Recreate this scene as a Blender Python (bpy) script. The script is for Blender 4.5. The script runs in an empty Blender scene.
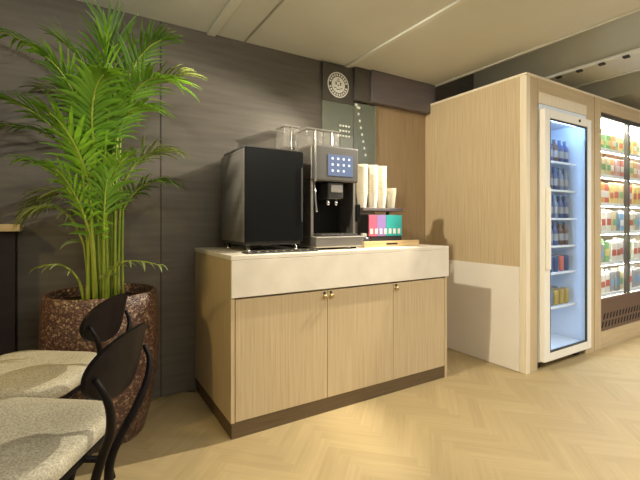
import bpy, bmesh, math, random
from mathutils import Vector, Matrix
random.seed(7)
PI = math.pi
SC = bpy.context.scene
COL = SC.collection

# ------------------------------------------------------------------ materials
def nmat(name):
    m = bpy.data.materials.new(name); m.use_nodes = True
    nt = m.node_tree
    return m, nt, nt.nodes['Principled BSDF']

def plain(name, col, rough=.5, metal=0., spec=.5, emis=None, estr=0., coat=0.):
    m, nt, b = nmat(name)
    b.inputs['Base Color'].default_value = (*col, 1)
    b.inputs['Roughness'].default_value = rough
    b.inputs['Metallic'].default_value = metal
    b.inputs['Specular IOR Level'].default_value = spec
    b.inputs['Coat Weight'].default_value = coat
    if emis:
        b.inputs['Emission Color'].default_value = (*emis, 1)
        b.inputs['Emission Strength'].default_value = estr
    return m

def noisy(name, c1, c2, scale=(1, 1, 1), nscale=5., detail=4., rough=.5, bump=0., spec=.5, lo=.3, hi=.7, metal=0., c3=None):
    """two or three colour noise material on object coordinates; scale stretches it (wood grain, brushing)"""
    m, nt, b = nmat(name)
    N, L = nt.nodes, nt.links
    tc = N.new('ShaderNodeTexCoord'); mp = N.new('ShaderNodeMapping')
    mp.inputs['Scale'].default_value = scale
    L.new(tc.outputs['Object'], mp.inputs['Vector'])
    nz = N.new('ShaderNodeTexNoise'); nz.inputs['Scale'].default_value = nscale; nz.inputs['Detail'].default_value = detail
    L.new(mp.outputs[0], nz.inputs['Vector'])
    cr = N.new('ShaderNodeValToRGB')
    cr.color_ramp.elements[0].position = lo; cr.color_ramp.elements[0].color = (*c1, 1)
    cr.color_ramp.elements[1].position = hi; cr.color_ramp.elements[1].color = (*c2, 1)
    if c3:
        e = cr.color_ramp.elements.new((lo+hi)/2); e.color = (*c3, 1)
    L.new(nz.outputs['Fac'], cr.inputs['Fac'])
    L.new(cr.outputs['Color'], b.inputs['Base Color'])
    b.inputs['Roughness'].default_value = rough
    b.inputs['Specular IOR Level'].default_value = spec
    b.inputs['Metallic'].default_value = metal
    if bump:
        bp = N.new('ShaderNodeBump'); bp.inputs['Strength'].default_value = bump; bp.inputs['Distance'].default_value = .004
        L.new(nz.outputs['Fac'], bp.inputs['Height']); L.new(bp.outputs[0], b.inputs['Normal'])
    return m

def glassy(name, tint=(1, 1, 1), gloss=.06, rough=.02):
    m = bpy.data.materials.new(name); m.use_nodes = True
    nt = m.node_tree; N, L = nt.nodes, nt.links
    N.clear()
    o = N.new('ShaderNodeOutputMaterial'); t = N.new('ShaderNodeBsdfTransparent'); g = N.new('ShaderNodeBsdfGlossy')
    t.inputs['Color'].default_value = (*tint, 1); g.inputs['Roughness'].default_value = rough
    mx = N.new('ShaderNodeMixShader'); mx.inputs[0].default_value = gloss
    L.new(t.outputs[0], mx.inputs[1]); L.new(g.outputs[0], mx.inputs[2]); L.new(mx.outputs[0], o.inputs['Surface'])
    return m

OAK1, OAK2, OAK3 = (.46, .345, .20), (.60, .47, .29), (.53, .41, .245)
M = {}
M['oak'] = noisy('light_oak_veneer', OAK1, OAK2, (26, 26, .7), 4., 5., .5, .05, .35, .25, .75, c3=OAK3)
M['oak_h'] = noisy('light_oak_horizontal', OAK1, OAK2, (.7, 26, 26), 4., 5., .5, .05, .35, .25, .75, c3=OAK3)
M['oak_pale'] = noisy('pale_oak_edge', (.72, .62, .45), (.80, .70, .53), (26, 26, .7), 4., 4., .5, 0, .35)
M['oak_brown'] = noisy('brown_wood_panel', (.29, .205, .115), (.37, .27, .16), (22, 22, .8), 4., 5., .5, .05, .3)
M['quartz'] = noisy('cream_quartz', (.68, .62, .52), (.76, .70, .60), (1, 1, 1), 9., 6., .35, 0, .4)
M['laminate'] = noisy('white_laminate', (.76, .70, .60), (.80, .74, .65), (1, 1, 1), 3., 3., .45, 0, .4)
M['plinth'] = noisy('dark_brown_plinth', (.10, .065, .03), (.14, .09, .042), (1, 18, 18), 4., 4., .55)
M['wall'] = noisy('taupe_wall', (.104, .090, .074), (.138, .120, .098), (1.2, 1.2, 14), 2.2, 5., .55, .08, .3, .3, .7)
M['groove'] = plain('wall_groove', (.012, .010, .010), .8)
M['ceil'] = noisy('ceiling_paint', (.64, .63, .55), (.68, .67, .585), (1, 1, 1), 2., 3., .8, 0, .2)
M['ceil_strip'] = plain('ceiling_strip', (.70, .69, .60), .6)
M['joint_shade'] = plain('ceiling_joint_shade', (.34, .32, .26), .7)
M['soffit'] = noisy('grey_purple_soffit', (.11, .095, .10), (.15, .125, .125), (1, 1, 10), 3., 4., .32, 0, .5)
M['white_metal'] = plain('white_powder_metal', (.82, .79, .70), .4, 0, .5)
M['cool_liner'] = plain('white_fridge_liner', (.74, .80, .88), .45)
M['shelf'] = plain('white_wire_shelf', (.80, .84, .88), .4)
M['glass'] = glassy('clear_glass', (.97, .985, .98), .05)
M['glass_green'] = glassy('grey_green_glass', (.86, .93, .88), .10, .12)
def frosted(name, col, alpha, rough):
    m, nt, b = nmat(name)
    b.inputs['Base Color'].default_value = (*col, 1); b.inputs['Alpha'].default_value = alpha
    b.inputs['Roughness'].default_value = rough
    return m
M['glass_green'] = frosted('grey_green_glass', (.24, .27, .21), .45, .25)
M['hopper'] = None
M['hopper'] = frosted('clear_grey_plastic', (.26, .24, .21), .45, .2)
M['black_gloss'] = plain('black_gloss', (.006, .006, .006), .30, 0, .12)
M['black_sat'] = plain('black_satin_metal', (.035, .034, .034), .35, .0, .5)
M['side_grey'] = noisy('dark_grey_metal', (.13, .12, .108), (.16, .15, .135), (1, 1, 40), 3., 3., .38, 0, .5, metal=.4)
M['chrome'] = plain('polished_chrome', (.82, .81, .80), .12, 1.)
M['steel'] = noisy('brushed_steel', (.36, .33, .29), (.46, .42, .37), (2, 2, 60), 3., 3., .3, 0, .5, metal=.9)
M['bezel'] = plain('grey_bezel', (.075, .068, .060), .45, .1)
M['bean'] = noisy('coffee_beans', (.035, .016, .008), (.10, .05, .022), (1, 1, 1), 90., 2., .5, .6)
M['screen'] = plain('lit_touch_screen', (.02, .03, .05), .15, emis=(.20, .24, .36), estr=.9)
M['icon'] = plain('screen_icon', (.5, .5, .5), .3, emis=(.62, .70, .85), estr=.9)
M['cup'] = noisy('white_paper', (.78, .72, .58), (.84, .79, .66), (1, 1, 1), 14., 3., .6, 0, .3)
M['card_pink'] = plain('pink_card', (.62, .12, .20), .4)
M['card_purple'] = plain('violet_card', (.30, .20, .48), .4)
M['card_teal'] = plain('teal_card', (.03, .38, .36), .4)
M['card_pale'] = plain('pale_card', (.75, .72, .66), .4)
M['tray'] = noisy('tray_wood', (.52, .34, .15), (.66, .47, .24), (1, 24, 24), 4., 4., .5)
M['sign'] = noisy('dark_sign_plate', (.06, .053, .043), (.08, .07, .058), (1, 1, 1), 8., 2., .4)
M['sign_white'] = plain('white_lettering', (.82, .82, .76), .5)
M['darkwood'] = noisy('black_stained_wood', (.005, .0035, .004), (.010, .007, .007), (6, 6, 6), 5., 4., .5, 0, .12)
M['fabric'] = noisy('grey_beige_wool', (.30, .27, .20), (.56, .51, .39), (1, 1, 1), 190., 3., .95, .5, .1, .3, .7)
M['soil'] = noisy('dark_soil', (.012, .008, .006), (.05, .035, .025), (1, 1, 1), 40., 4., .95, .8, .1)
M['panel_dark'] = noisy('dark_maroon_panel', (.014, .008, .010), (.022, .013, .016), (1, 1, 8), 3., 4., .6, 0, .3)
M['grille'] = plain('brown_grille', (.13, .075, .05), .45)
M['slot'] = plain('black_slot', (.006, .005, .005), .8)
M['foot'] = plain('dark_foot', (.03, .025, .02), .6)
M['knob'] = plain('brass_pull', (.50, .36, .17), .3, .8)

def leaf_mat(name, c1, c2):
    m = noisy(name, c1, c2, (1, 1, 1), 7., 2., .42, 0, .45)
    nt = m.node_tree; N, L = nt.nodes, nt.links
    b = N['Principled BSDF']; o = [n for n in N if n.type == 'OUTPUT_MATERIAL'][0]
    t = N.new('ShaderNodeBsdfTranslucent'); t.inputs['Color'].default_value = (c2[0]*1.6, c2[1]*1.5, c2[2], 1)
    mx = N.new('ShaderNodeMixShader'); mx.inputs[0].default_value = .3
    L.new(b.outputs[0], mx.inputs[1]); L.new(t.outputs[0], mx.inputs[2]); L.new(mx.outputs[0], o.inputs['Surface'])
    return m
M['leaf'] = leaf_mat('palm_green', (.085, .20, .014), (.19, .37, .035))
M['leaf2'] = leaf_mat('palm_green_deep', (.05, .12, .014), (.12, .22, .03))
M['leaf3'] = leaf_mat('palm_green_pale', (.13, .18, .05), (.24, .30, .10))
M['stem'] = noisy('palm_stem', (.17, .27, .02), (.38, .42, .06), (1, 1, .6), 12., 3., .45)

def pot_mat():
    m, nt, b = nmat('mosaic_planter'); N, L = nt.nodes, nt.links
    tc = N.new('ShaderNodeTexCoord')
    v = N.new('ShaderNodeTexVoronoi'); v.inputs['Scale'].default_value = 110.
    L.new(tc.outputs['Object'], v.inputs['Vector'])
    sx = N.new('ShaderNodeSeparateColor'); L.new(v.outputs['Color'], sx.inputs[0])
    cr = N.new('ShaderNodeValToRGB'); e = cr.color_ramp.elements
    e[0].position = 0; e[0].color = (.045, .020, .015, 1); e[1].position = 1; e[1].color = (.34, .24, .15, 1)
    x = e.new(.45); x.color = (.085, .040, .028, 1); x = e.new(.8); x.color = (.16, .085, .05, 1)
    L.new(sx.outputs[0], cr.inputs['Fac']); L.new(cr.outputs[0], b.inputs['Base Color'])
    b.inputs['Roughness'].default_value = .38
    bp = N.new('ShaderNodeBump'); bp.inputs['Strength'].default_value = .7; bp.inputs['Distance'].default_value = .004; bp.invert = True
    L.new(v.outputs['Distance'], bp.inputs['Height']); L.new(bp.outputs[0], b.inputs['Normal'])
    return m
M['pot'] = pot_mat()

def floor_mat():
    m, nt, b = nmat('herringbone_oak_floor'); N, L = nt.nodes, nt.links
    uv = N.new('ShaderNodeUVMap'); uv.uv_map = 'grain'
    mp = N.new('ShaderNodeMapping'); mp.inputs['Scale'].default_value = (3, 60, 1)
    L.new(uv.outputs[0], mp.inputs[0])
    nz = N.new('ShaderNodeTexNoise'); nz.inputs['Scale'].default_value = 1.; nz.inputs['Detail'].default_value = 5.
    L.new(mp.outputs[0], nz.inputs['Vector'])
    at = N.new('ShaderNodeAttribute'); at.attribute_name = 'tone'
    ad = N.new('ShaderNodeMath'); ad.operation = 'MULTIPLY_ADD'; ad.inputs[1].default_value = .55
    L.new(nz.outputs['Fac'], ad.inputs[0]); L.new(at.outputs['Fac'], ad.inputs[2])
    cr = N.new('ShaderNodeValToRGB'); e = cr.color_ramp.elements
    e[0].position = .25; e[0].color = (.36, .27, .135, 1); e[1].position = .85; e[1].color = (.50, .385, .205, 1)
    L.new(ad.outputs[0], cr.inputs['Fac']); L.new(cr.outputs[0], b.inputs['Base Color'])
    b.inputs['Roughness'].default_value = .48; b.inputs['Specular IOR Level'].default_value = .35
    return m
M['floor'] = floor_mat()

# ------------------------------------------------------------------ geometry helpers
def new(): return bmesh.new()

def box(bm, x0, x1, y0, y1, z0, z1, bev=0., seg=2):
    r = bmesh.ops.create_cube(bm, size=1.)
    vs = r['verts']
    for v in vs:
        v.co = Vector(((x0+x1)/2 + v.co.x*(x1-x0), (y0+y1)/2 + v.co.y*(y1-y0), (z0+z1)/2 + v.co.z*(z1-z0)))
    if bev > 0:
        es = list({e for v in vs for e in v.link_edges})
        bmesh.ops.bevel(bm, geom=es, offset=bev, segments=seg, affect='EDGES', profile=.5)
    return bm

def lathe(bm, prof, cx=0., cy=0., seg=32, cap0=True, cap1=True):
    rings = []
    for r, z in prof:
        rings.append([bm.verts.new((cx + r*math.cos(2*PI*i/seg), cy + r*math.sin(2*PI*i/seg), z)) for i in range(seg)])
    for a, b in zip(rings, rings[1:]):
        for i in range(seg):
            bm.faces.new((a[i], a[(i+1) % seg], b[(i+1) % seg], b[i]))
    if cap0: bm.faces.new(list(reversed(rings[0])))
    if cap1: bm.faces.new(rings[-1])
    return bm

def tube(bm, pts, rad, seg=8, flat=1.):
    """tapering tube along points; rad is a number or one number per point"""
    pts = [Vector(p) for p in pts]
    if not hasattr(rad, '__len__'): rad = [rad]*len(pts)
    rings = []; up = Vector((0, 0, 1)); prev = None
    for i, p in enumerate(pts):
        d = (pts[min(i+1, len(pts)-1)] - pts[max(i-1, 0)]).normalized()
        if prev is None:
            ref = up if abs(d.z) < .9 else Vector((1, 0, 0))
            n = d.cross(ref).normalized()
        else:
            n = (prev - d*prev.dot(d)).normalized()
        prev = n; b = d.cross(n)
        rings.append([bm.verts.new(p + n*math.cos(2*PI*k/seg)*rad[i] + b*math.sin(2*PI*k/seg)*rad[i]*flat) for k in range(seg)])
    for a, b in zip(rings, rings[1:]):
        for k in range(seg):
            bm.faces.new((a[k], a[(k+1) % seg], b[(k+1) % seg], b[k]))
    bm.faces.new(list(reversed(rings[0]))); bm.faces.new(rings[-1])
    return bm

def bez(p0, p1, p2, n):
    p0, p1, p2 = Vector(p0), Vector(p1), Vector(p2)
    return [(p0*(1-t)**2 + p1*2*t*(1-t) + p2*t*t) for t in [i/(n-1) for i in range(n)]]

def spline(pts, n):
    """Catmull-Rom through the points"""
    P = [Vector(p) for p in pts]; P = [2*P[0]-P[1]] + P + [2*P[-1]-P[-2]]
    out = []
    for i in range(1, len(P)-2):
        for k in range(n):
            t = k/n
            a, b, c, d = P[i-1], P[i], P[i+1], P[i+2]
            out.append(.5*((2*b) + (c-a)*t + (2*a-5*b+4*c-d)*t*t + (3*b-a-3*c+d)*t**3))
    out.append(P[-2]); return out

def wpos(o):
    v = Vector((0, 0, 0))
    while o is not None:
        v += o.location; o = o.parent
    return v

def obj(name, bm, mat, parent=None, smooth=False, label=None, origin=None):
    """links bm (in world metres) as one mesh object; a child is shifted into its parent's frame"""
    me = bpy.data.meshes.new(name)
    bmesh.ops.recalc_face_normals(bm, faces=bm.faces)
    off = Vector(origin) if origin else Vector((0, 0, 0))
    if parent is not None: off = wpos(parent)
    if off.length > 0: bmesh.ops.translate(bm, verts=bm.verts, vec=-off)
    bm.to_mesh(me); bm.free()
    o = bpy.data.objects.new(name, me); COL.objects.link(o)
    if parent is not None: o.parent = parent
    elif origin: o.location = off
    mats = mat if isinstance(mat, (list, tuple)) else [mat]
    for m in mats: me.materials.append(m)
    if smooth:
        for p in me.polygons: p.use_smooth = True
        if smooth == 'auto':
            md = o.modifiers.new('edges', 'EDGE_SPLIT'); md.split_angle = math.radians(40)
    if label: o['label'] = label
    return o

def tag(o, label, cat, group=None):
    o['label'] = label; o['category'] = cat
    if group: o['group'] = group
    return o

def thing(name, label, cat, loc, group=None):
    o = bpy.data.objects.new(name, None); COL.objects.link(o)
    o.location = loc; o.empty_display_size = .1
    return tag(o, label, cat, group)

def struct(name, bm, mat, parent=None, smooth=False):
    o = obj(name, bm, mat, parent, smooth)
    if parent is None: o['kind'] = 'structure'
    return o

def copy_tree(o, parent=None):
    c = o.copy(); COL.objects.link(c)
    if parent is not None: c.parent = parent
    for ch in list(o.children): copy_tree(ch, c)
    return c

# ------------------------------------------------------------------ the room
YW = .72          # back wall
HC = 2.36         # ceiling

def herringbone():
    W, Lg = .06, .36
    bm = new(); uvl = bm.loops.layers.uv.new('grain'); tone = bm.faces.layers.float.new('tone')
    x0, x1, y0, y1 = -3.2, 5.6, -5.2, .76
    c45 = math.sqrt(.5); n = int(round(Lg/W))
    # herringbone on a lattice turned by 45 degrees
    def put(ax, ay, w, h):
        pts = [(ax, ay), (ax+w, ay), (ax+w, ay+h), (ax, ay+h)]
        r = [((p[0]-p[1])*c45 + 1.2, (p[0]+p[1])*c45 - 2.2) for p in pts]
        if max(p[0] for p in r) < x0 or min(p[0] for p in r) > x1 or max(p[1] for p in r) < y0 or min(p[1] for p in r) > y1: return
        r = [(min(max(p[0], x0), x1), min(max(p[1], y0), y1)) for p in r]
        vs = [bm.verts.new((p[0], p[1], 0)) for p in r]
        try: f = bm.faces.new(vs)
        except ValueError: return
        if f.calc_area() < 1e-6:
            bm.faces.remove(f); return
        f[tone] = random.uniform(.08, .28)
        ox, oy = random.uniform(0, 50), random.uniform(0, 50)
        for lp, p in zip(f.loops, pts):
            a, b = (p[0]-ax, p[1]-ay) if w > h else (p[1]-ay, p[0]-ax)
            lp[uvl].uv = (a+ox, b+oy)
    K = 170
    for i in range(-K, K):
        for j in range(-K//(2*n)-6, K//(2*n)+6):
            bx, by = i*W + j*Lg*0 , i*W
            # step along the diagonal, repeat across by 2*Lg
            bx = i*W + j*2*Lg; by = i*W
            put(bx, by, Lg, W)
            put(bx + Lg, by - Lg + W, W, Lg)
    return bm
fl = obj('floor', herringbone(), M['floor'])
fl['kind'] = 'structure'
# convert the face tone into an attribute readable by the shader is done by bmesh layer 'tone'
sub = new(); box(sub, -3.2, 5.6, -5.2, .76, -.10, -.002); struct('trim_subfloor', sub, M['plinth'])

struct('wall_back', box(new(), -3.2, 5.6, YW, YW+.10, 0, 2.75), M['wall'])
bm = new(); box(bm, -.2125, -.2075, YW-.0015, YW+.001, 0, HC); struct('trim_1', bm, M['groove'])
# brown timber lining between the sign and the tall cabinet, and the boxed soffit above it
struct('wall_lining', box(new(), 1.50, 2.098, YW-.012, YW-.0005, 0, 2.10, .002), M['oak_brown'])
bm = new(); box(bm, 1.42, 2.16, YW-.075, YW-.0005, 2.09, HC, .004); struct('trim_2', bm, M['soffit'])
bm = new(); box(bm, 1.262, 1.418, YW-.055, YW-.0005, 2.085, HC, .004); struct('trim_3', bm, M['sign'])

# ceiling: the panel over the counter, a raised bay over the coolers, then the next panel
struct('ceiling', box(new(), -3.2, 2.16, -5.2, YW, HC, HC+.06), M['ceil'])
struct('ceiling_panel', box(new(), 2.82, 3.28, -5.2, YW, HC, HC+.06), M['ceil'])
struct('ceiling_bay', box(new(), 2.10, 5.6, -5.2, YW, HC+.26, HC+.30), M['ceil'])
struct('ceiling_end', box(new(), 3.95, 5.6, -5.2, YW, HC, HC+.06), M['ceil'])
for x in (2.16, 2.80, 3.28, 3.93):
    struct('trim_edge', box(new(), x, x+.02, -5.2, YW, HC-.012, HC+.26), M['ceil_strip'])
for x, w in ((.105, .055), (1.20, .035)):
    struct('trim_strip', box(new(), x-w/2, x+w/2, -5.2, YW, HC-.016, HC-.0003, .003), M['ceil_strip'])
struct('trim_joint_shade', box(new(), .333, .345, -5.2, YW, HC-.006, HC-.0003), M['joint_shade'])  # shadow line of the ceiling joint, painted as a darker strip

# light track with small heads, on the edge of the raised bay
tr = thing('light_track', 'slim pale light track along the ceiling edge above the coolers', 'track light', (2.79, -.9, HC-.02))
obj('rail', box(new(), 2.775, 2.799, -3.6, .55, HC-.038, HC-.014, .003), M['ceil_strip'], tr)
for k in range(13):
    y = .35 - k*.16
    obj('lamp_head', box(new(), 2.768, 2.806, y-.02, y+.02, HC-.055, HC-.039, .004), M['foot'], tr)

# dark ledge at the far left
lg = thing('ledge', 'light wooden ledge on a dark panel at the left edge behind the palm', 'ledge', (-1.9, .66, 0))
obj('panel', box(new(), -2.9, -.93, .62, YW-.001, 0, 1.05, .003), M['panel_dark'], lg)
obj('cap', box(new(), -2.9, -.905, .58, YW-.001, 1.0505, 1.088, .006), M['oak_h'], lg)

# ------------------------------------------------------------------ counter
CW, CD, CT = 1.576, .716, .93
cab = thing('counter_cabinet', 'light oak three-door base cabinet under the cream worktop', 'cabinet', (CW/2, CD/2, 0))
cd0 = .003
obj('side_panel', box(new(), 0, .020, cd0, CD, .083, .905, .001), M['oak'], cab)
obj('side_panel', box(new(), CW-.020, CW, cd0, CD, 0, .905, .001), M['oak'], cab)
obj('carcass', box(new(), .021, CW-.021, .024, CD, .083, .900), M['oak'], cab)
obj('plinth', box(new(), .006, CW-.021, .010, CD, 0, .0825), M['plinth'], cab, label='dark brown recessed plinth')
for i, (a, b, kx, side) in enumerate(((.024, .5725, .553, 1), (.5755, 1.0725, .597, -1), (1.0755, CW-.024, 1.097, -1))):
    d = obj('door', box(new(), a, b, .003, .0225, .086, .705, .0012), M['oak'], cab)
    kb = new()
    lathe(kb, [(.0, 0), (.007, 0), (.007, .010), (.012, .014), (.0125, .019), (.009, .022), (0, .0225)], 0, 0, 16, False, False)
    bmesh.ops.rotate(kb, verts=kb.verts, cent=(0, 0, 0), matrix=Matrix.Rotation(PI/2, 3, 'X'))
    bmesh.ops.translate(kb, verts=kb.verts, vec=(kx, .003, .672))
    obj('knob', kb, M['knob'], d, True)
    lk = new()
    lathe(lk, [(0, 0), (.008, 0), (.008, .003), (.003, .003), (.003, .001), (0, .001)], 0, 0, 14, False, False)
    bmesh.ops.rotate(lk, verts=lk.verts, cent=(0, 0, 0), matrix=Matrix.Rotation(PI/2, 3, 'X'))
    bmesh.ops.translate(lk, verts=lk.verts, vec=(kx, .003, .692))
    obj('lock', lk, M['foot'], d)
wt = thing('worktop', 'cream stone worktop with a deep front apron on the oak cabinet', 'worktop', (CW/2, CD/2, .906))
obj('slab', box(new(), -.004, CW+.004, -.012, CD, .906, CT, .003), M['quartz'], wt)
obj('apron', box(new(), -.002, CW+.002, -.012, .0025, .717, .9055, .0015), M['quartz'], wt)

# ------------------------------------------------------------------ milk fridge (black box) on feet
bx0, bx1, by0, by1 = .13, .50, .15, .58
mf = thing('milk_fridge', 'tall glossy black countertop milk fridge left of the coffee machine', 'milk fridge', (.315, .36, CT))
obj('body', box(new(), bx0, bx1, by0+.022, by1, .985, 1.512, .006), M['side_grey'], mf)
dr = obj('door', box(new(), bx0+.001, bx1-.001, by0, by0+.020, .985, 1.518, .008, 3), M['black_gloss'], mf)
obj('handle', box(new(), bx1-.022, bx1-.012, by0-.010, by0-.0005, 1.10, 1.42, .003), M['black_sat'], dr)
obj('lid', box(new(), bx0+.012, bx1-.012, by0+.05, by1-.01, 1.5125, 1.534, .006), M['black_sat'], mf)
obj('chassis', box(new(), bx0+.01, bx1-.01, by0+.03, by1-.02, .968, .9845, .002), M['black_sat'], mf)
for fx in (bx0+.035, bx1-.035):
    for fy in (by0+.045, by1-.05):
        obj('foot', lathe(new(), [(.016, CT+.0003), (.018, CT+.008), (.013, CT+.012), (.013, .9678)], fx, fy, 16), M['chrome'], mf, True, label='chrome foot')
# drip grid and cable clutter in front of it
gd = thing('drip_mat', 'dark slatted drip mat on the worktop before the black fridge', 'mat', (.30, .07, CT))
obj('base', box(new(), .10, .53, .035, .128, CT+.0005, CT+.006, .002), M['black_sat'], gd)
for k in range(9):
    x = .115 + k*.05
    obj('slat', box(new(), x-.008, x+.008, .04, .124, CT+.0063, CT+.0125, .002), M['steel'], gd, label='steel slat')

# ------------------------------------------------------------------ coffee machine
qx0, qx1, qy0, qy1 = .565, .905, .15, .70
cm = thing('coffee_machine', 'automatic coffee machine with a lit touch screen beside the black fridge', 'coffee machine', (.735, .38, CT))
obj('base', box(new(), qx0-.01, qx1, qy0-.055, qy1, CT+.012, 1.012, .008), M['steel'], cm)
dt = obj('drip_tray', box(new(), qx0+.03, qx1-.03, qy0-.045, qy0+.17, 1.0125, 1.022, .003), M['black_sat'], cm)
for k in range(8):
    x = qx0+.05 + k*.034
    obj('slat', box(new(), x, x+.012, qy0-.035, qy0+.16, 1.0222, 1.026, .001), M['steel'], dt)
obj('back_panel', box(new(), qx0+.02, qx1-.02, qy0+.19, qy1, 1.013, 1.36, .004), M['black_gloss'], cm)
obj('side_panel', box(new(), qx0, qx0+.0195, qy0+.03, qy1, 1.013, 1.36, .003), M['steel'], cm)
obj('side_panel', box(new(), qx1-.0195, qx1, qy0+.03, qy1, 1.013, 1.36, .003), M['steel'], cm)
hd = obj('head', box(new(), qx0, qx1, qy0+.03, qy1, 1.361, 1.572, .008), M['steel'], cm)
fr = obj('front_panel', box(new(), qx0+.006, qx1-.002, qy0-.004, qy0+.0295, 1.352, 1.575, .010, 3), M['bezel'], cm)
ts = obj('touch_screen', box(new(), .668, .858, qy0-.0075, qy0-.0045, 1.388, 1.520, .001), M['screen'], cm, label='lit blue touch screen')
for i in range(4):
    for j in range(3):
        if (i, j) in ((3, 0),): continue
        x = .690 + i*.042; z = 1.410 + j*.038
        obj('screen_icon', box(new(), x+.003, x+.017, qy0-.0088, qy0-.0078, z+.003, z+.017, .002, 1), M['icon'], ts)
obj('chrome_strip', box(new(), qx0+.002, qx0+.016, qy0-.012, qy0-.0045, 1.345, 1.585, .003), M['chrome'], fr, label='chrome edge strip')
sp = obj('spout', box(new(), .685, .805, qy0+.02, qy0+.15, 1.245, 1.351, .012, 3), M['black_sat'], cm)
for x in (.715, .775):
    obj('nozzle', lathe(new(), [(.010, 1.205), (.013, 1.215), (.014, 1.2445)], x, qy0+.07, 14), M['chrome'], sp, True)
obj('spout_cap', box(new(), .70, .79, qy0+.008, qy0+.0195, 1.285, 1.335, .004), M['steel'], sp)
st = new(); tube(st, spline([(.60, qy0+.05, 1.351), (.598, qy0+.035, 1.30), (.600, qy0+.03, 1.22), (.606, qy0+.028, 1.16)], 5), .0065, 10)
obj('steam_wand', st, M['chrome'], cm, True)
obj('waste_flap', box(new(), qx1+.0003, qx1+.035, qy0+.02, qy0+.14, 1.10, 1.215, .006), M['black_gloss'], cm)
for fx in (qx0+.03, qx1-.04):
    for fy in (qy0, qy1-.05):
        obj('foot', lathe(new(), [(.018, CT+.0003), (.018, CT+.0118)], fx, fy, 14), M['foot'], cm)
for (a, b, c, d, z0, z1, fill) in ((.568, .690, .56, .695, 1.573, 1.765, .30), (.640, .768, .36, .545, 1.573, 1.715, .30), (.774, .902, .36, .545, 1.573, 1.715, .30)):
    h = new()
    box(h, a, b, c, d, z0, z1, .012, 3)
    ho = obj('bean_hopper', h, M['hopper'], cm, 'auto', label='clear plastic bean hopper')
    obj('coffee_beans', box(new(), a+.012, b-.012, c+.012, d-.012, z0+.006, z0+(z1-z0)*fill, .01), M['bean'], ho)
    obj('hopper_lid', box(new(), a-.004, b+.004, c-.004, d+.004, z1+.0004, z1+.014, .005), M['hopper'], ho)
    obj('hopper_rib', box(new(), (a+b)/2-.006, (a+b)/2+.006, c-.006, c-.0005, z0+.004, z1, .002), M['chrome'], ho)

# ------------------------------------------------------------------ cups, tea box, tray
ty = .16
tray = thing('serving_tray', 'low wooden tray under the tea box on the right of the worktop', 'tray', (1.19, .33, CT))
obj('base', box(new(), .95, 1.45, ty, .50, CT+.0005, CT+.018, .003), M['tray'], tray)
obj('front_rim', box(new(), .95, 1.45, ty-.014, ty-.0003, CT+.0005, CT+.040, .003), M['tray'], tray)
obj('back_rim', box(new(), .95, 1.45, .5003, .514, CT+.0005, CT+.040, .003), M['tray'], tray)
obj('grip_slot', box(new(), 1.14, 1.24, ty-.0160, ty-.0143, CT+.014, CT+.026, .0006), M['slot'], tray)

rk = thing('cup_rack', 'dark raised rack that holds the white paper cups', 'rack', (1.2, .36, CT))
obj('top_board', box(new(), 1.03, 1.405, .26, .43, 1.176, 1.200, .004), M['soffit'], rk)
for x in (1.045, 1.380):
    obj('leg', box(new(), x-.008, x+.008, .395, .42, CT+.0185, 1.1755, .002), M['black_sat'], rk)

tb = thing('tea_box', 'pink violet and teal tea box on the wooden tray', 'tea box', (1.2, .30, CT+.018))
obj('body', box(new(), 1.055, 1.365, .236, .360, CT+.0185, 1.150, .003), M['black_sat'], tb)
for (a, b, m) in ((1.058, 1.128, 'card_pink'), (1.130, 1.212, 'card_purple'), (1.214, 1.362, 'card_teal')):
    obj('front_card', box(new(), a, b, .2315, .2355, 1.000, 1.148, .001), M[m], tb, label={'card_pink': 'pink card', 'card_purple': 'violet card', 'card_teal': 'teal card'}[m])
pk = new()
for k in range(7):
    x = 1.068 + k*.042
    box(pk, x, x+.024, .2300, .2312, 1.015, 1.052, .0005, 1)
obj('packet_row', pk, M['card_pale'], tb)
sj = thing('sugar_pot', 'small dark pot with sachets left of the tea box on the tray', 'pot', (1.015, .23, CT+.018))
obj('pot', lathe(new(), [(.026, CT+.0185), (.030, CT+.022), (.031, CT+.065), (.028, CT+.065), (.026, CT+.030)], 1.005, .215, 20), M['black_sat'], sj, True)
for k in range(4):
    a = 1.0-.014 + k*.009
    obj('sachet', box(new(), a, a+.003, .203, .228, CT+.033, CT+.094-.004*(k % 2)), M['card_pale'], sj)

CUP = []
cupm = new()
lathe(cupm, [(.0, .004), (.027, .004), (.0275, 0), (.0292, 0), (.0402, .106), (.0425, .108), (.0425, .113), (.0395, .113), (.0385, .104), (.0275, .007), (0, .007)], 0, 0, 24, False, False)
proto = obj('paper_cup', cupm, M['cup'], None, 'auto')
stacks = (('leftmost', 1.072, .330, 12, 1), ('second', 1.160, .322, 12, 1), ('third', 1.247, .330, 12, 1), ('short rightmost', 1.336, .325, 3, 1))
ORD = 'first second third fourth fifth sixth seventh eighth ninth tenth eleventh twelfth'.split()
first = True
for nm, x, y, n, g in stacks:
    for k in range(n):
        o = proto if first else proto.copy()
        if not first: COL.objects.link(o)
        first = False
        o.location = (x + random.uniform(-.001, .001), y, 1.2003 + k*.0175)
        o.rotation_euler = (0, 0, random.uniform(0, 6))
        pos = 'topmost' if k == n-1 else (ORD[k] + ' from the bottom')
        tag(o, f'white paper cup, {pos} in the {nm} stack on the rack', 'cup', 'paper cups stacked on the rack')

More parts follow.
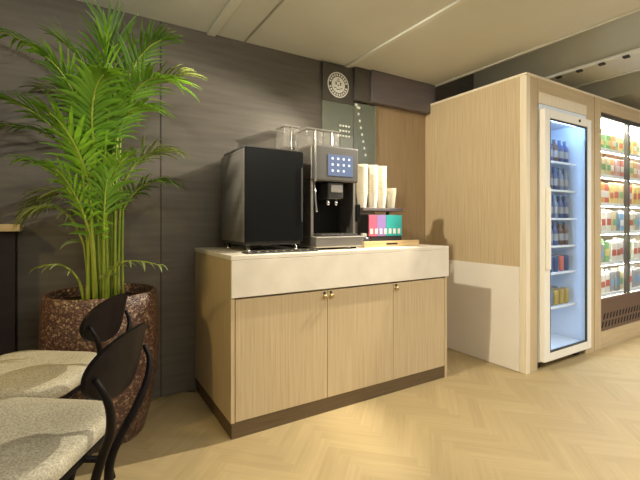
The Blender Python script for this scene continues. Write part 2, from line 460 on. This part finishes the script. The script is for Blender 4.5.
# ------------------------------------------------------------------ wall sign
sg = thing('wall_sign', 'glass wall sign with a round white emblem above the coffee machine', 'sign', (1.2, YW-.02, 1.9))
hp = obj('header_plate', box(new(), .968, 1.260, YW-.030, YW-.018, 2.050, 2.345, .002), M['sign'], sg)
em = new()
ecx, ecz, ey = 1.112, 2.188, YW-.0312
def disc(bm, r0, r1, y, th=.001, seg=48):
    a = [bm.verts.new((ecx + r1*math.cos(2*PI*i/seg), y, ecz + r1*math.sin(2*PI*i/seg))) for i in range(seg)]
    if r0 <= 0: bm.faces.new(a); return
    b = [bm.verts.new((ecx + r0*math.cos(2*PI*i/seg), y, ecz + r0*math.sin(2*PI*i/seg))) for i in range(seg)]
    for i in range(seg): bm.faces.new((a[i], a[(i+1) % seg], b[(i+1) % seg], b[i]))
disc(em, .092, .101, ey); disc(em, .0, .064, ey)
# letter-like ticks round the ring
for k in range(22):
    a = 2*PI*k/22
    u = Vector((math.cos(a), 0, math.sin(a))); w = Vector((-math.sin(a), 0, math.cos(a)))
    c = Vector((ecx, ey, ecz))
    if k in (0, 11): continue
    q = [c+u*.070-w*.007, c+u*.070+w*.007, c+u*.087+w*.007, c+u*.087-w*.007]
    em.faces.new([em.verts.new(p) for p in q])
obj('emblem', em, M['sign_white'], hp, label='round white emblem')
ed = new()
for (x, z, w, h) in ((0, .030, .030, .006), (-.022, .010, .012, .022), (.022, .010, .012, .022), (0, -.004, .012, .010), (-.030, -.026, .020, .006), (.030, -.026, .020, .006), (0, -.036, .036, .006), (0, .046, .016, .006)):
    box(ed, ecx+x-w/2, ecx+x+w/2, ey-.0012, ey-.0004, ecz+z-h/2, ecz+z+h/2)
obj('emblem_lines', ed, M['sign'], hp)
gp = obj('glass_pane', box(new(), .968, 1.262, YW-.028, YW-.020, 1.50, 2.049, .001), M['glass_green'], sg)
gq = obj('glass_pane', box(new(), 1.268, 1.500, YW-.030, YW-.022, 1.30, 2.075, .001), M['glass_green'], sg)
for j, z in enumerate((1.862, 1.822, 1.782)):
    for i in range(4):
        x = 1.125 + i*.028
        obj('letter_mark', box(new(), x, x+.017, YW-.0300, YW-.0286, z, z+.014), M['sign_white'], gp)
for k in range(8):
    x = 1.292 + .012*k; z = 2.03 - k*.055
    obj('letter_mark', box(new(), x, x+.016, YW-.0320, YW-.0306, z, z+.020), M['sign_white'], gq)
for k in range(2):
    obj('letter_mark', box(new(), 1.276+.03*k, 1.298+.03*k, YW-.0340, YW-.0326, 2.046-.02*k, 2.066-.02*k), M['sign_white'], gq)
obj('backing_sheet', box(new(), 1.15, 1.262, YW-.018, YW-.012, 1.42, 1.80, .001), M['laminate'], sg)

# ------------------------------------------------------------------ cooler housings
X0, YC, HT = 2.10, -.265, 2.18
h1 = thing('cooler_housing', 'tall light oak housing around the narrow fridge right of the counter', 'cabinet', (2.58, .2, 0))
obj('side_panel', box(new(), X0, X0+.020, -.214, YW-.001, .7705, HT-.020, .001), M['oak'], h1)
lo = obj('lower_side_panel', box(new(), X0-.008, X0+.020, -.214, YW-.001, .004, .770, .001), M['laminate'], h1, label='white lower side panel')
obj('socket', box(new(), X0-.016, X0-.0083, .40, .445, .655, .735, .004), M['white_metal'], lo)
obj('corner_post', box(new(), X0-.002, X0+.045, YC, -.215, 0, HT-.020, .002), M['oak_pale'], h1, label='pale corner post')
obj('stile', box(new(), X0+.0455, 2.242, YC+.002, YC+.022, 0, HT-.020, .001), M['oak'], h1)
obj('stile', box(new(), 2.943, 3.090, YC+.002, YC+.022, 0, HT-.020, .001), M['oak'], h1)
obj('top_rail', box(new(), 2.2425, 2.9425, YC+.002, YC+.022, 2.062, HT-.020, .001), M['oak_h'], h1)
obj('header_panel', box(new(), 2.2425, 2.9425, YC-.006, YC+.022, 1.9775, 2.0615, .002), M['oak_pale'], h1, label='cream header panel over the fridge door')
obj('top_panel', box(new(), X0-.002, 3.090, YC, YW-.001, HT-.0195, HT, .002), M['oak_pale'], h1)
obj('back_panel', box(new(), 3.076, 3.090, YC+.0225, YW-.001, .004, HT-.0205), M['oak'], h1)

fx0, fx1, fy0 = 2.250, 2.935, -.312
fg = thing('glass_door_fridge', 'narrow white upright fridge with a glass door and blue inside light', 'fridge', (2.65, .15, 0))
# case: walls round the inside
obj('case_side', box(new(), fx0, fx0+.05, YC-.005, .62, .06, 1.975, .003), M['cool_liner'], fg)
obj('case_side', box(new(), fx1-.05, fx1, YC-.005, .62, .06, 1.975, .003), M['cool_liner'], fg)
obj('case_back', box(new(), fx0+.0505, fx1-.0505, .59, .62, .06, 1.975), M['cool_liner'], fg)
obj('case_top', box(new(), fx0+.0505, fx1-.0505, YC-.005, .589, 1.900, 1.975), M['cool_liner'], fg)
obj('case_floor', box(new(), fx0+.0505, fx1-.0505, YC-.005, .589, .06, .125), M['cool_liner'], fg)
for x in (fx0+.06, fx1-.06):
    for y in (-.20, .52):
        obj('foot', box(new(), x-.03, x+.03, y-.03, y+.03, 0, .0595), M['foot'], fg)
gx0, gx1, gz0, gz1 = 2.322, 2.872, .130, 1.868
df = new()
box(df, fx0, gx0, fy0, YC-.0055, .070, 1.930, .004)
box(df, gx1, fx1, fy0, YC-.0055, .070, 1.930, .004)
box(df, gx0, gx1, fy0, YC-.0055, gz1, 1.930, .003)
box(df, gx0, gx1, fy0, YC-.0055, .070, gz0, .003)
dfo = obj('door_frame', df, M['white_metal'], fg)
obj('door_glass', box(new(), gx0+.0005, gx1-.0005, -.296, -.289, gz0+.0005, gz1-.0005), M['glass'], dfo)
gs = new()
for (a, b, c, d) in ((gx0, gx0+.012, gz0, gz1), (gx1-.014, gx1, gz0, gz1), (gx0+.0125, gx1-.0145, gz1-.014, gz1), (gx0+.0125, gx1-.0145, gz0, gz0+.014)):
    box(gs, a+.0005, b-.0005, -.309, -.2965, c+.0005, d-.0005)
obj('gasket', gs, M['black_sat'], dfo)
obj('handle', box(new(), fx0+.010, fx0+.034, fy0-.030, fy0-.0005, .75, 1.35, .006), M['white_metal'], dfo)
obj('lock', lathe(new(), [(.011, 0), (.011, .006)], 0, 0, 14), M['foot'], dfo)
lk = dfo.children[-1]
lk.data.transform(Matrix.Translation(Vector((2.74, fy0-.0003, 1.900)) - wpos(dfo)) @ Matrix.Rotation(PI/2, 4, 'X') @ Matrix.Translation(wpos(dfo)))
FSH = (.430, .700, .912, 1.130, 1.355, 1.580)
for z in FSH:
    s = new()
    box(s, fx0+.052, fx1-.052, -.225, -.215, z-.016, z, .002)
    for k in range(16):
        x = fx0+.07 + k*.036
        box(s, x, x+.006, -.2148, .50, z-.007, z-.001)
    obj('wire_shelf', s, M['shelf'], fg)
ledc = plain('cold_led', (.6, .7, .9), .5, emis=(.36, .60, 1.), estr=26.)
ledw = plain('warm_led', (.8, .8, .8), .5, emis=(1., .95, .86), estr=40.)
obj('light_tube', box(new(), fx0+.0515, fx0+.075, -.262, -.244, .20, 1.84, .004), ledc, fg, label='cold white light tube')
obj('light_tube', box(new(), fx0+.10, fx1-.10, -.262, -.232, 1.880, 1.8995, .004), ledc, fg, label='cold white light tube')

# bottles and cans in the fridge
def bottle(rad, h, capm, bodym, labm):
    b = obj('drink_bottle', lathe(new(), [(.0, 0), (rad*.9, 0), (rad, .006), (rad, h*.58), (rad*.85, h*.68), (rad*.42, h*.84), (rad*.40, h*.93), (0, h*.93)], 0, 0, 16, False, False), bodym, None, True)
    obj('cap', lathe(new(), [(rad*.46, h*.93), (rad*.46, h)], 0, 0, 14), capm, b)
    obj('paper_label', lathe(new(), [(rad*1.015, h*.20), (rad*1.015, h*.50)], 0, 0, 16, False, False), labm, b, True)
    return b
def can(rad, h, bodym, topm):
    b = obj('drink_can', lathe(new(), [(0, 0), (rad*.8, 0), (rad, .008), (rad, h-.012), (rad*.86, h-.002), (0, h-.002)], 0, 0, 16, False, False), bodym, None, True)
    obj('can_rim', lathe(new(), [(rad*.88, h-.0018), (rad*.88, h), (rad*.80, h), (rad*.80, h-.0018)], 0, 0, 16, False, False), topm, b)
    return b
C = {}
for n, c in dict(navy=(.05, .08, .20), brown=(.12, .06, .04), slate=(.16, .20, .28), amber=(.42, .30, .08), red=(.55, .14, .10), green=(.22, .42, .20),
                 orange=(.68, .36, .12), yellow=(.70, .56, .22), white=(.76, .74, .70), pink=(.66, .42, .42), blue=(.20, .36, .58), cream=(.68, .58, .36), grey=(.30, .31, .33)).items():
    C[n] = plain(n + '_pack', c, .35)
kinds = {}
for n in ('navy', 'brown', 'slate'):
    kinds['b', n] = bottle(.030, .185, C['slate'], C[n], C['grey'])
for n in ('navy', 'amber', 'slate', 'red'):
    kinds['c', n] = can(.032, .125, C[n], M['chrome'])
used = set()
SHN = ('lowest', 'second lowest', 'third lowest', 'third highest', 'second highest', 'highest')
plan = (('c', ('amber', 'amber', 'slate', 'amber', 'amber')), ('c', ('navy', 'slate', 'navy', 'navy', 'red')), ('b', ('brown', 'navy', 'slate', 'navy', 'brown')),
        ('b', ('navy', 'brown', 'navy', 'slate', 'navy')), ('b', ('slate', 'navy', 'brown', 'navy', 'slate')), ('b', ('navy', 'slate', 'navy', 'brown', 'navy')))
def use(key, loc, rz=0.):
    p = kinds[key]
    if key in used: p = copy_tree(p)
    used.add(key)
    p.location = loc; p.rotation_euler = (0, 0, rz)
    return p
for s, z in enumerate(FSH):
    kind, cols = plan[s]
    for r in range(2):
        for k in range(6):
            n = cols[(k + 2*r) % 5]
            o = use((kind, n), (2.400 + k*.078, -.172 + r*.085, z+.0003), random.uniform(0, 6))
            w = 'bottle' if kind == 'b' else 'can'
            tag(o, f'{n} {w}, {ORD[k]} from left, {"front" if r == 0 else "back"} row, {SHN[s]} fridge shelf', w, f'{w}s on the {SHN[s]} fridge shelf')

# second cooler: oak frame, glass doors, packs on shelves
h2 = thing('display_cooler', 'wide oak framed display cooler with glass doors at the right edge', 'cooler', (4.1, .2, 0))
kx0, kx1 = 3.096, 5.10
obj('stile', box(new(), kx0, 3.205, YC, YC+.055, 0, HT-.0205, .002), M['oak'], h2)
obj('stile', box(new(), 4.99, kx1, YC, YC+.055, 0, HT-.0205, .002), M['oak'], h2)
obj('top_rail', box(new(), 3.2055, 4.9895, YC, YC+.055, 2.052, HT-.0205, .002), M['oak_h'], h2)
obj('bottom_rail', box(new(), 3.2055, 4.9895, YC, YC+.055, 0, .145, .002), M['oak_h'], h2)
obj('top_panel', box(new(), kx0, kx1, YC, YW-.001, HT-.0195, HT, .002), M['oak_pale'], h2)
obj('case_side', box(new(), kx0+.002, kx0+.04, YC+.0555, .60, .15, HT-.021), M['laminate'], h2)
obj('case_side', box(new(), kx1-.04, kx1, YC+.0555, .60, .15, HT-.021), M['laminate'], h2)
obj('case_back', box(new(), kx0+.041, kx1-.041, .57, .60, .15, HT-.021), M['laminate'], h2)
obj('case_top', box(new(), kx0+.041, kx1-.041, YC+.0555, .569, 2.06, HT-.021), M['laminate'], h2)
gr = obj('grille', box(new(), 3.2055, 4.9895, YC+.012, YC+.030, .1455, .425, .001), M['grille'], h2, label='brown slotted grille')
k = 0
for row, z in enumerate((.175, .245)):
    for i in range(16):
        x = 3.235 + i*.060 + row*.03
        b = new(); box(b, x, x+.026, YC+.0105, YC+.0117, z, z+.050, .0004, 1)
        for v in b.verts: v.co.x += (v.co.z - z)*.45
        obj('slot', b, M['slot'], gr)
for x in (3.762, 4.375):
    obj('mullion', box(new(), x-.014, x+.014, YC+.006, YC+.045, .4255, 2.0515, .002), M['bezel'], h2, label='dark door mullion')
obj('door_head', box(new(), 3.2055, 4.9895, YC+.008, YC+.04, 2.012, 2.0515, .002), M['black_sat'], h2)
for a, b in ((3.2058, 3.7475), (3.7765, 4.3605), (4.3895, 4.989)):
    obj('glass_door', box(new(), a, b, YC+.020, YC+.027, .4258, 2.0115), M['glass'], h2)
obj('light_box', box(new(), 3.24, 4.95, YC+.075, YC+.135, 1.975, 2.03, .004), ledw, h2, label='lit strip behind the door head')
KSH = (.440, .725, 1.010, 1.270, 1.530, 1.770)
for z in KSH:
    s = obj('shelf', box(new(), kx0+.0415, kx1-.0415, YC+.085, .565, z-.022, z, .002), M['laminate'], h2)
    obj('shelf_lamp', box(new(), 3.24, 4.95, YC+.0855, YC+.100, z-.030, z-.0223, .001), ledw, s)
    obj('price_rail', box(new(), kx0+.042, kx1-.042, YC+.079, YC+.0847, z-.026, z+.006, .001), M['shelf'], s)

def packet(n, trim, w, d, h):
    b = obj('snack_pack', box(new(), -w/2, w/2, -d/2, d/2, 0, h, .008, 2), C[n], None)
    obj('band', box(new(), -w/2+.006, w/2-.006, -d/2-.0012, -d/2-.0002, h*.30, h*.62, .0004, 1), C[trim], b)
    obj('flap', box(new(), -w/2+.010, w/2-.010, -.006, .006, h+.0002, h+.020, .002, 1), C[n], b)
    return b
cols2 = ('white', 'yellow', 'red', 'green', 'orange', 'blue', 'cream', 'pink', 'grey', 'brown')
trims = ('red', 'red', 'white', 'yellow', 'white', 'white', 'green', 'white', 'blue', 'cream')
for n, t in zip(cols2, trims):
    kinds['p', n] = packet(n, t, .086, .11, .190)
rows = (('white', 'white', 'grey', 'pink', 'white', 'cream', 'white', 'grey'), ('white', 'grey', 'white', 'white', 'green', 'white', 'cream', 'white'),
        ('blue', 'white', 'grey', 'green', 'white', 'blue', 'white', 'cream'), ('cream', 'orange', 'yellow', 'white', 'red', 'cream', 'brown', 'yellow'),
        ('orange', 'cream', 'pink', 'yellow', 'cream', 'red', 'cream', 'orange'), ('white', 'green', 'cream', 'brown', 'green', 'yellow', 'cream', 'orange'))
for s, z in enumerate(KSH):
    for k in range(12):
        n = rows[s][(k*3 + k//8) % 8]
        o = use(('p', n), (3.205 + k*.094, YC+.160 + random.uniform(-.012, .012), z+.0003), random.uniform(-.06, .06))
        sc = random.uniform(.86, .94) if s == 4 else random.uniform(.90, 1.05) if s != 5 else random.uniform(.76, .84)
        o.scale = (1, 1, sc)
        tag(o, f'{n} packet, {ORD[k]} from the left on the {SHN[s]} shelf of the display cooler', 'packet', f'packets on the {SHN[s]} cooler shelf')

# ------------------------------------------------------------------ potted palm
PX, PY = -.545, .425
palm = thing('potted_palm', 'tall green palm in a brown mosaic barrel planter beside the counter', 'potted plant', (PX, PY, 0))
R0 = .287
prof = [(.0, .0), (.190, .0), (.200, .012), (.235, .14), (.260, .30), (.272, .44), (.272, .56), (.266, .68), (.260, .735), (.252, .742), (.240, .738), (.236, .69), (.232, .62), (0, .62)]
obj('planter', lathe(new(), prof, PX, PY, 64, False, False), M['pot'], palm, True, label='brown mosaic barrel planter')
so = new(); lathe(so, [(.0, .640), (.234, .640), (.2355, .690), (.19, .698), (.10, .708), (0, .712)], PX, PY, 32, False, False)
obj('soil', so, M['soil'], palm, True)
# plant frame: u to the right along the counter-side diagonal, w towards the room, z up
RU = Vector((.854, -.520, 0)); WU = Vector((-.52, -.854, 0))
def pp(u, z, w): return Vector((PX, PY, 0)) + RU*u + WU*w + Vector((0, 0, z))

def leaflet(bm, root, dirv, up, L, W, droop, n=5):
    """one folded, drooping blade"""
    d = dirv.normalized(); pts = []
    p = root.copy(); step = L/n
    for i in range(n+1):
        pts.append(p.copy())
        d = (d + Vector((0, 0, -droop*(i+1)/n))).normalized()
        p = p + d*step
    prevL = None
    for i, q in enumerate(pts):
        t = i/n
        wd = W*(math.sin(PI*min(1, .12+.88*t**.75)))*.5 + .0008
        dd = (pts[min(i+1, n)] - pts[max(i-1, 0)]).normalized()
        s = dd.cross(up)
        if s.length < 1e-3: s = dd.cross(Vector((1, 0, 0)))
        s.normalize(); nn = s.cross(dd).normalized()
        cur = (bm.verts.new(q + s*wd + nn*wd*.35), bm.verts.new(q), bm.verts.new(q - s*wd + nn*wd*.35))
        if prevL:
            bm.faces.new((prevL[0], prevL[1], cur[1], cur[0])); bm.faces.new((prevL[1], prevL[2], cur[2], cur[1]))
        prevL = cur

def frond(base, start, ctrl, tip, L, n, mat, W=.020, droop=.25, seed=0, ang0=62, ang1=22, sr=.0075):
    rnd = random.Random(seed)
    base, start, ctrl, tip = (pp(*q) for q in (base, start, ctrl, tip))
    rach = bez(start, ctrl, tip, 24)
    low = bez(base, (base+start)/2 + (start-ctrl)*.06, start, 10)
    pts = low + rach[1:]
    bm = new()
    tot = len(rach)
    for k in range(n):
        t = .03 + .97*k/(n-1)
        f = t*(tot-1); i = min(int(f), tot-2); q = rach[i].lerp(rach[i+1], f-i)
        tan = (rach[i+1]-rach[i]).normalized()
        side = tan.cross(Vector((0, 0, 1)))
        # blades spread where a near-vertical stem gives no clear side
        if side.length < .35: side = (side + RU*.5)
        side.normalize(); up = side.cross(tan).normalized()
        ln = L*(.45 + .55*math.sin(PI*(.12+.80*t)))*rnd.uniform(.86, 1.1)
        a = math.radians(ang0 + (ang1-ang0)*t + rnd.uniform(-5, 5))
        for sgn in (1, -1):
            d = tan*math.cos(a) + side*math.sin(a)*sgn + up*rnd.uniform(.02, .30)
            leaflet(bm, q, d, up, ln, W*rnd.uniform(.8, 1.15), droop*rnd.uniform(.7, 1.3))
    # keep blades off the back wall and ceiling
    for v in bm.verts:
        if v.co.y > YW-.012: v.co.y = YW-.012 - (v.co.y-(YW-.012))*.15
        if v.co.z > HC-.03: v.co.z = HC-.03
    fo = obj('frond', bm, mat, palm, True)
    st = new()
    for p in pts:
        if p.y > YW-.03: p.y = YW-.03
    m = len(pts)
    tube(st, pts, [sr*(1 - .85*i/(m-1)) + .0008 for i in range(m)], 7)
    obj('stem', st, M['stem'], fo, True)

F = [  # base(u,z,w) start ctrl tip  leaflet length, pairs, material
 ((.02, .70, .02), (.055, 1.62, .00), (.075, 1.92, -.02), (.035, 2.10, .00), .26, 15, 'leaf2', .018, .10, 60, 18),
 ((.05, .70, .00), (.080, 1.64, .00), (.150, 1.98, .02), (.330, 2.02, .06), .22, 17, 'leaf2', .017, .20, 62, 20),
 ((.08, .70, .03), (.095, 1.60, .04), (.240, 1.90, .08), (.430, 1.76, .16), .25, 18, 'leaf', .018, .22, 60, 20),
 ((-.02, .70, .04), (-.010, 1.58, .06), (-.140, 2.04, .12), (-.560, 2.02, .20), .18, 24, 'leaf', .016, .38, 62, 24),
 ((-.04, .70, .02), (-.050, 1.34, .05), (-.170, 1.60, .10), (-.440, 1.56, .18), .15, 18, 'leaf2', .016, .30, 60, 22),
 ((-.03, .70, .06), (-.035, 1.38, .12), (-.120, 1.62, .24), (-.270, 1.64, .32), .20, 18, 'leaf', .021, .22, 55, 20),
 ((-.06, .70, .00), (-.065, 1.20, -.02), (-.220, 1.34, -.06), (-.390, 1.20, -.06), .23, 15, 'leaf3', .017, .35, 62, 24),
 ((.07, .70, -.02), (.085, 1.28, -.02), (.190, 1.50, -.02), (.335, 1.47, .00), .22, 15, 'leaf3', .016, .28, 60, 22),
 ((.08, .70, -.05), (.080, 1.16, -.05), (.160, 1.34, -.06), (.315, 1.31, -.04), .20, 14, 'leaf2', .014, .30, 60, 22),
 ((.06, .70, .08), (.085, .82, .11), (.130, .95, .14), (.375, .90, .22), .10, 6, 'leaf3', .012, .55, 50, 26),
 ((-.05, .70, .08), (-.060, .80, .10), (-.100, .93, .14), (-.210, .88, .18), .10, 6, 'leaf3', .013, .45, 55, 24),
 ((.00, .70, .08), (.010, 1.48, .14), (.010, 1.76, .24), (-.080, 1.83, .32), .19, 20, 'leaf', .019, .25, 58, 20),
 ((.03, .70, .07), (.035, 1.44, .14), (.070, 1.70, .26), (.190, 1.74, .34), .19, 19, 'leaf', .018, .28, 58, 20),
 ((-.01, .70, -.01), (.000, 1.62, .00), (-.050, 1.94, .02), (-.190, 2.02, .06), .20, 18, 'leaf', .016, .20, 60, 20),
 ((.02, .70, .09), (.020, 1.30, .16), (.010, 1.52, .26), (-.060, 1.58, .32), .20, 17, 'leaf', .020, .20, 55, 20),
 ((.04, .70, .05), (.050, 1.34, .08), (.090, 1.60, .14), (.150, 1.66, .20), .20, 17, 'leaf', .018, .18, 55, 20),
 ((.03, .70, -.04), (.070, 1.60, -.05), (.170, 1.86, -.05), (.420, 1.86, .02), .24, 16, 'leaf3', .014, .22, 60, 20),
 ((-.03, .70, -.04), (-.04, 1.50, -.04), (-.12, 1.78, -.06), (-.330, 1.80, -.04), .24, 15, 'leaf3', .018, .28, 60, 22),
 ((-.03, .70, .05), (-.040, 1.10, .08), (-.100, 1.36, .16), (-.230, 1.38, .22), .18, 14, 'leaf', .018, .30, 58, 22),
 ((.05, .70, .04), (.060, 1.14, .08), (.110, 1.34, .14), (.200, 1.40, .18), .16, 13, 'leaf', .016, .25, 58, 22),
 ((.02, .70, .06), (.030, 1.60, .06), (.060, 1.82, .10), (.100, 2.00, .14), .22, 17, 'leaf', .016, .18, 58, 18),
 ((-.05, .70, .03), (-.060, .98, .06), (-.130, 1.26, .10), (-.290, 1.13, .14), .18, 15, 'leaf3', .016, .45, 60, 24),
 ((.01, .70, .09), (.010, 1.02, .12), (-.010, 1.26, .20), (-.070, 1.34, .26), .16, 14, 'leaf', .017, .25, 56, 20),
 ((.05, .70, .08), (.060, 1.00, .10), (.090, 1.20, .16), (.130, 1.30, .20), .15, 13, 'leaf', .016, .25, 56, 20),
 ((.02, .70, .00), (.030, 1.40, .02), (.020, 1.62, .05), (.040, 1.78, .10), .20, 17, 'leaf2', .017, .22, 58, 20),
 ((-.02, .70, .02), (-.020, 1.22, .06), (-.040, 1.46, .12), (-.110, 1.56, .16), .19, 16, 'leaf', .018, .24, 58, 20),
 ((.06, .70, .02), (.070, 1.48, .03), (.150, 1.72, .06), (.300, 1.66, .10), .20, 16, 'leaf', .016, .26, 60, 20),
]
for i, f in enumerate(F):
    b, s, c, t, L, n, mt, W, dr, a0, a1 = f
    frond(b, s, c, t, L, n, M[mt], W, dr, i*11+3, a0, a1)
rnd = random.Random(5)
for k in range(9):
    a = rnd.uniform(0, 2*PI); r = rnd.uniform(.02, .10)
    u, w = r*math.cos(a), r*math.sin(a)
    st = new(); h = rnd.uniform(1.15, 1.5)
    tube(st, bez(pp(u, .69, w), pp(u*.9, 1.0, w*.9), pp(u*.75+rnd.uniform(-.02, .02), h, w*.8), 10), [.011-.0006*i for i in range(10)], 8)
    obj('cane', st, M['stem'], palm, True)

# ------------------------------------------------------------------ chairs
def rrect(w, d, r, n=8, nose=1.):
    out = []
    for cx, cy, a0 in ((w/2-r, d/2-r, 0), (-w/2+r, d/2-r, 90), (-w/2+r, -d/2+r, 180), (w/2-r, -d/2+r, 270)):
        for k in range(n+1):
            a = math.radians(a0 + 90*k/n)
            out.append((cx + r*math.cos(a), cy + r*math.sin(a)))
    return out

def pad(bm, outline, prof):
    """outline scaled in by prof offsets: (inset, z)"""
    rings = []
    for s, z in prof:
        rings.append([bm.verts.new((x*(1-s), y*(1-s), z)) for x, y in outline])
    n = len(outline)
    for a, b in zip(rings, rings[1:]):
        for i in range(n): bm.faces.new((a[i], a[(i+1) % n], b[(i+1) % n], b[i]))
    bm.faces.new(list(reversed(rings[0]))); bm.faces.new(rings[-1])

ST = .535
def make_chair():
    """local frame: +x is forward, +y the chair's left; origin on the floor under the seat"""
    t = thing('chair', 'x', 'chair', (0, 0, 0), 'grey upholstered chairs by the palm')
    ol = rrect(.46, .44, .10)
    ol = [(x, y*(1 + .10*x/.23)) for x, y in ol]
    b = new(); pad(b, ol, [(.05, ST-.058), (.0, ST-.046), (-.012, ST-.026), (.0, ST-.008), (.06, ST-.001), (.25, ST+.003), (.6, ST+.005)])
    obj('seat', b, M['fabric'], t, True, label='grey wool seat pad')
    b = new(); pad(b, ol, [(.10, ST-.082), (.03, ST-.074), (.03, ST-.0585)])
    obj('seat_shell', b, M['darkwood'], t, 'auto')
    # oval, gently wrapped back panel
    b = new(); nu, nv = 22, 10; hw, hh, zc = .150, .082, .732
    grid = {}
    for side, off in ((0, 0.), (1, .012)):
        for i in range(nu+1):
            u = -math.cos(PI*i/nu)
            h = hh*math.sqrt(max(0, 1-abs(u)**2.3)) + .003
            for j in range(nv+1):
                v = -1 + 2*j/nv
                y = u*hw
                x = -.330 + .035*u*u + .016*v*0 - off - .018*(v*h/hh)
                grid[side, i, j] = b.verts.new((x, y, zc + v*h))
    for side in (0, 1):
        for i in range(nu):
            for j in range(nv):
                b.faces.new([grid[side, i, j], grid[side, i+1, j], grid[side, i+1, j+1], grid[side, i, j+1]])
    for i in range(nu):
        for j in (0, nv): b.faces.new([grid[0, i, j], grid[0, i+1, j], grid[1, i+1, j], grid[1, i, j]])
    for j in range(nv):
        for i in (0, nu): b.faces.new([grid[0, i, j], grid[0, i, j+1], grid[1, i, j+1], grid[1, i, j]])
    obj('backrest', b, M['darkwood'], t, 'auto', label='oval black backrest')
    for s in (1, -1):
        lg_ = new()
        pts = spline([(-.318, s*.132, .728), (-.336, s*.126, .690), (-.340, s*.106, .640), (-.322, s*.072, .57), (-.290, s*.045, .50), (-.268, s*.036, .44), (-.255, s*.050, .36), (-.240, s*.110, .18), (-.245, s*.170, .0003)], 5)
        n = len(pts)
        tube(lg_, pts, [.006 + .006*min(1, k/14) for k in range(n)], 10)
        obj('leg', lg_, M['darkwood'], t, True)
        lf = new()
        tube(lf, spline([(.165, s*.165, .474), (.18, s*.185, .40), (.19, s*.20, .20), (.20, s*.21, .0003)], 6), .0125, 10)
        obj('leg', lf, M['darkwood'], t, True)
    rb = new(); tube(rb, [(-.252, 0, .462), (.14, 0, .466)], .009, 8); obj('under_rail', rb, M['darkwood'], t, True)
    return t
ch1 = make_chair()
ch2 = copy_tree(ch1)
AZ = PI - math.radians(31)
def seat_chair(c, bx, by, label):
    c.location = (bx, by, 0)
    c.rotation_euler = (0, 0, AZ); c['label'] = label
seat_chair(ch2, -.825, -.580, 'nearest grey chair with oval black backrest at the bottom left corner')
seat_chair(ch1, -.825, -.030, 'grey chair with oval black backrest standing against the mosaic planter')

# ------------------------------------------------------------------ lights
def area(name, loc, aim, sx, sy, e, col, spread=PI):
    l = bpy.data.lights.new(name, 'AREA'); l.shape = 'RECTANGLE'; l.size = sx; l.size_y = sy
    l.energy = e; l.color = col; l.spread = spread
    o = bpy.data.objects.new(name, l); COL.objects.link(o); o.location = loc
    o.rotation_euler = (Vector(aim)-Vector(loc)).to_track_quat('-Z', 'Y').to_euler()
    return o
def spot(name, loc, aim, e, col, ang, blend=.4, rad=.03):
    l = bpy.data.lights.new(name, 'SPOT'); l.energy = e; l.color = col
    l.spot_size = math.radians(ang); l.spot_blend = blend; l.shadow_soft_size = rad
    o = bpy.data.objects.new(name, l); COL.objects.link(o); o.location = loc
    o.rotation_euler = (Vector(aim)-Vector(loc)).to_track_quat('-Z', 'Y').to_euler()
    return o
WARM = (1., .92, .74)
spot('downlight_left', (-.47, -.127, 2.33), (1.75, -.05, .9), 190, WARM, 80, .5)
spot('downlight_right', (1.95, -.22, 2.32), (-.45, .05, .85), 330, WARM, 70, .35, .015)
spot('upper_wall_fill', (-.75, -1.45, 1.90), (-.45, .72, 2.08), 58, (1., .95, .84), 66, 1., .06)  # unseen fill spot, added to brighten the upper back wall and palm
spot('warm_left_fill', (-1.75, -.25, 1.85), (.0, .35, .45), 42, (1., .74, .30), 58, .6, .06)  # added warm fill from out of view, brightens cabinet side and left floor
area('ceiling_light', (.6, -2.6, 2.33), (.6, -2.6, 0), 2.4, .5, 65, (1., .95, .84))
area('ceiling_light', (3.4, -2.2, 2.33), (3.4, -2.2, 0), 1.6, .5, 65, (.94, .96, 1.))
area('ceiling_upfill', (1.2, -3.4, 1.75), (1.2, -3.4, 3), 2.6, 1.0, 70, (1., .95, .84))  # unseen upward fill, added to brighten the ceiling
w = bpy.data.worlds.new('room_ambient'); SC.world = w; w.use_nodes = True
w.node_tree.nodes['Background'].inputs[0].default_value = (1., .93, .80, 1)
w.node_tree.nodes['Background'].inputs[1].default_value = .28

# ------------------------------------------------------------------ camera
cam = bpy.data.cameras.new('camera'); co = bpy.data.objects.new('camera', cam); COL.objects.link(co)
cam.sensor_fit = 'HORIZONTAL'; cam.sensor_width = 36.
cam.lens = 397/640*36
cam.shift_y = -18/640
cam.clip_start = .05
co.location = (-.6545, -1.9302, 1.0987)
co.rotation_euler = (PI/2, 0, -.5472)
SC.camera = co
SC.view_settings.view_transform = 'Standard'
SC.view_settings.look = 'None'
SC.view_settings.gamma = 1.
SC.view_settings.exposure = 0.
SC.view_settings.use_curve_mapping = False
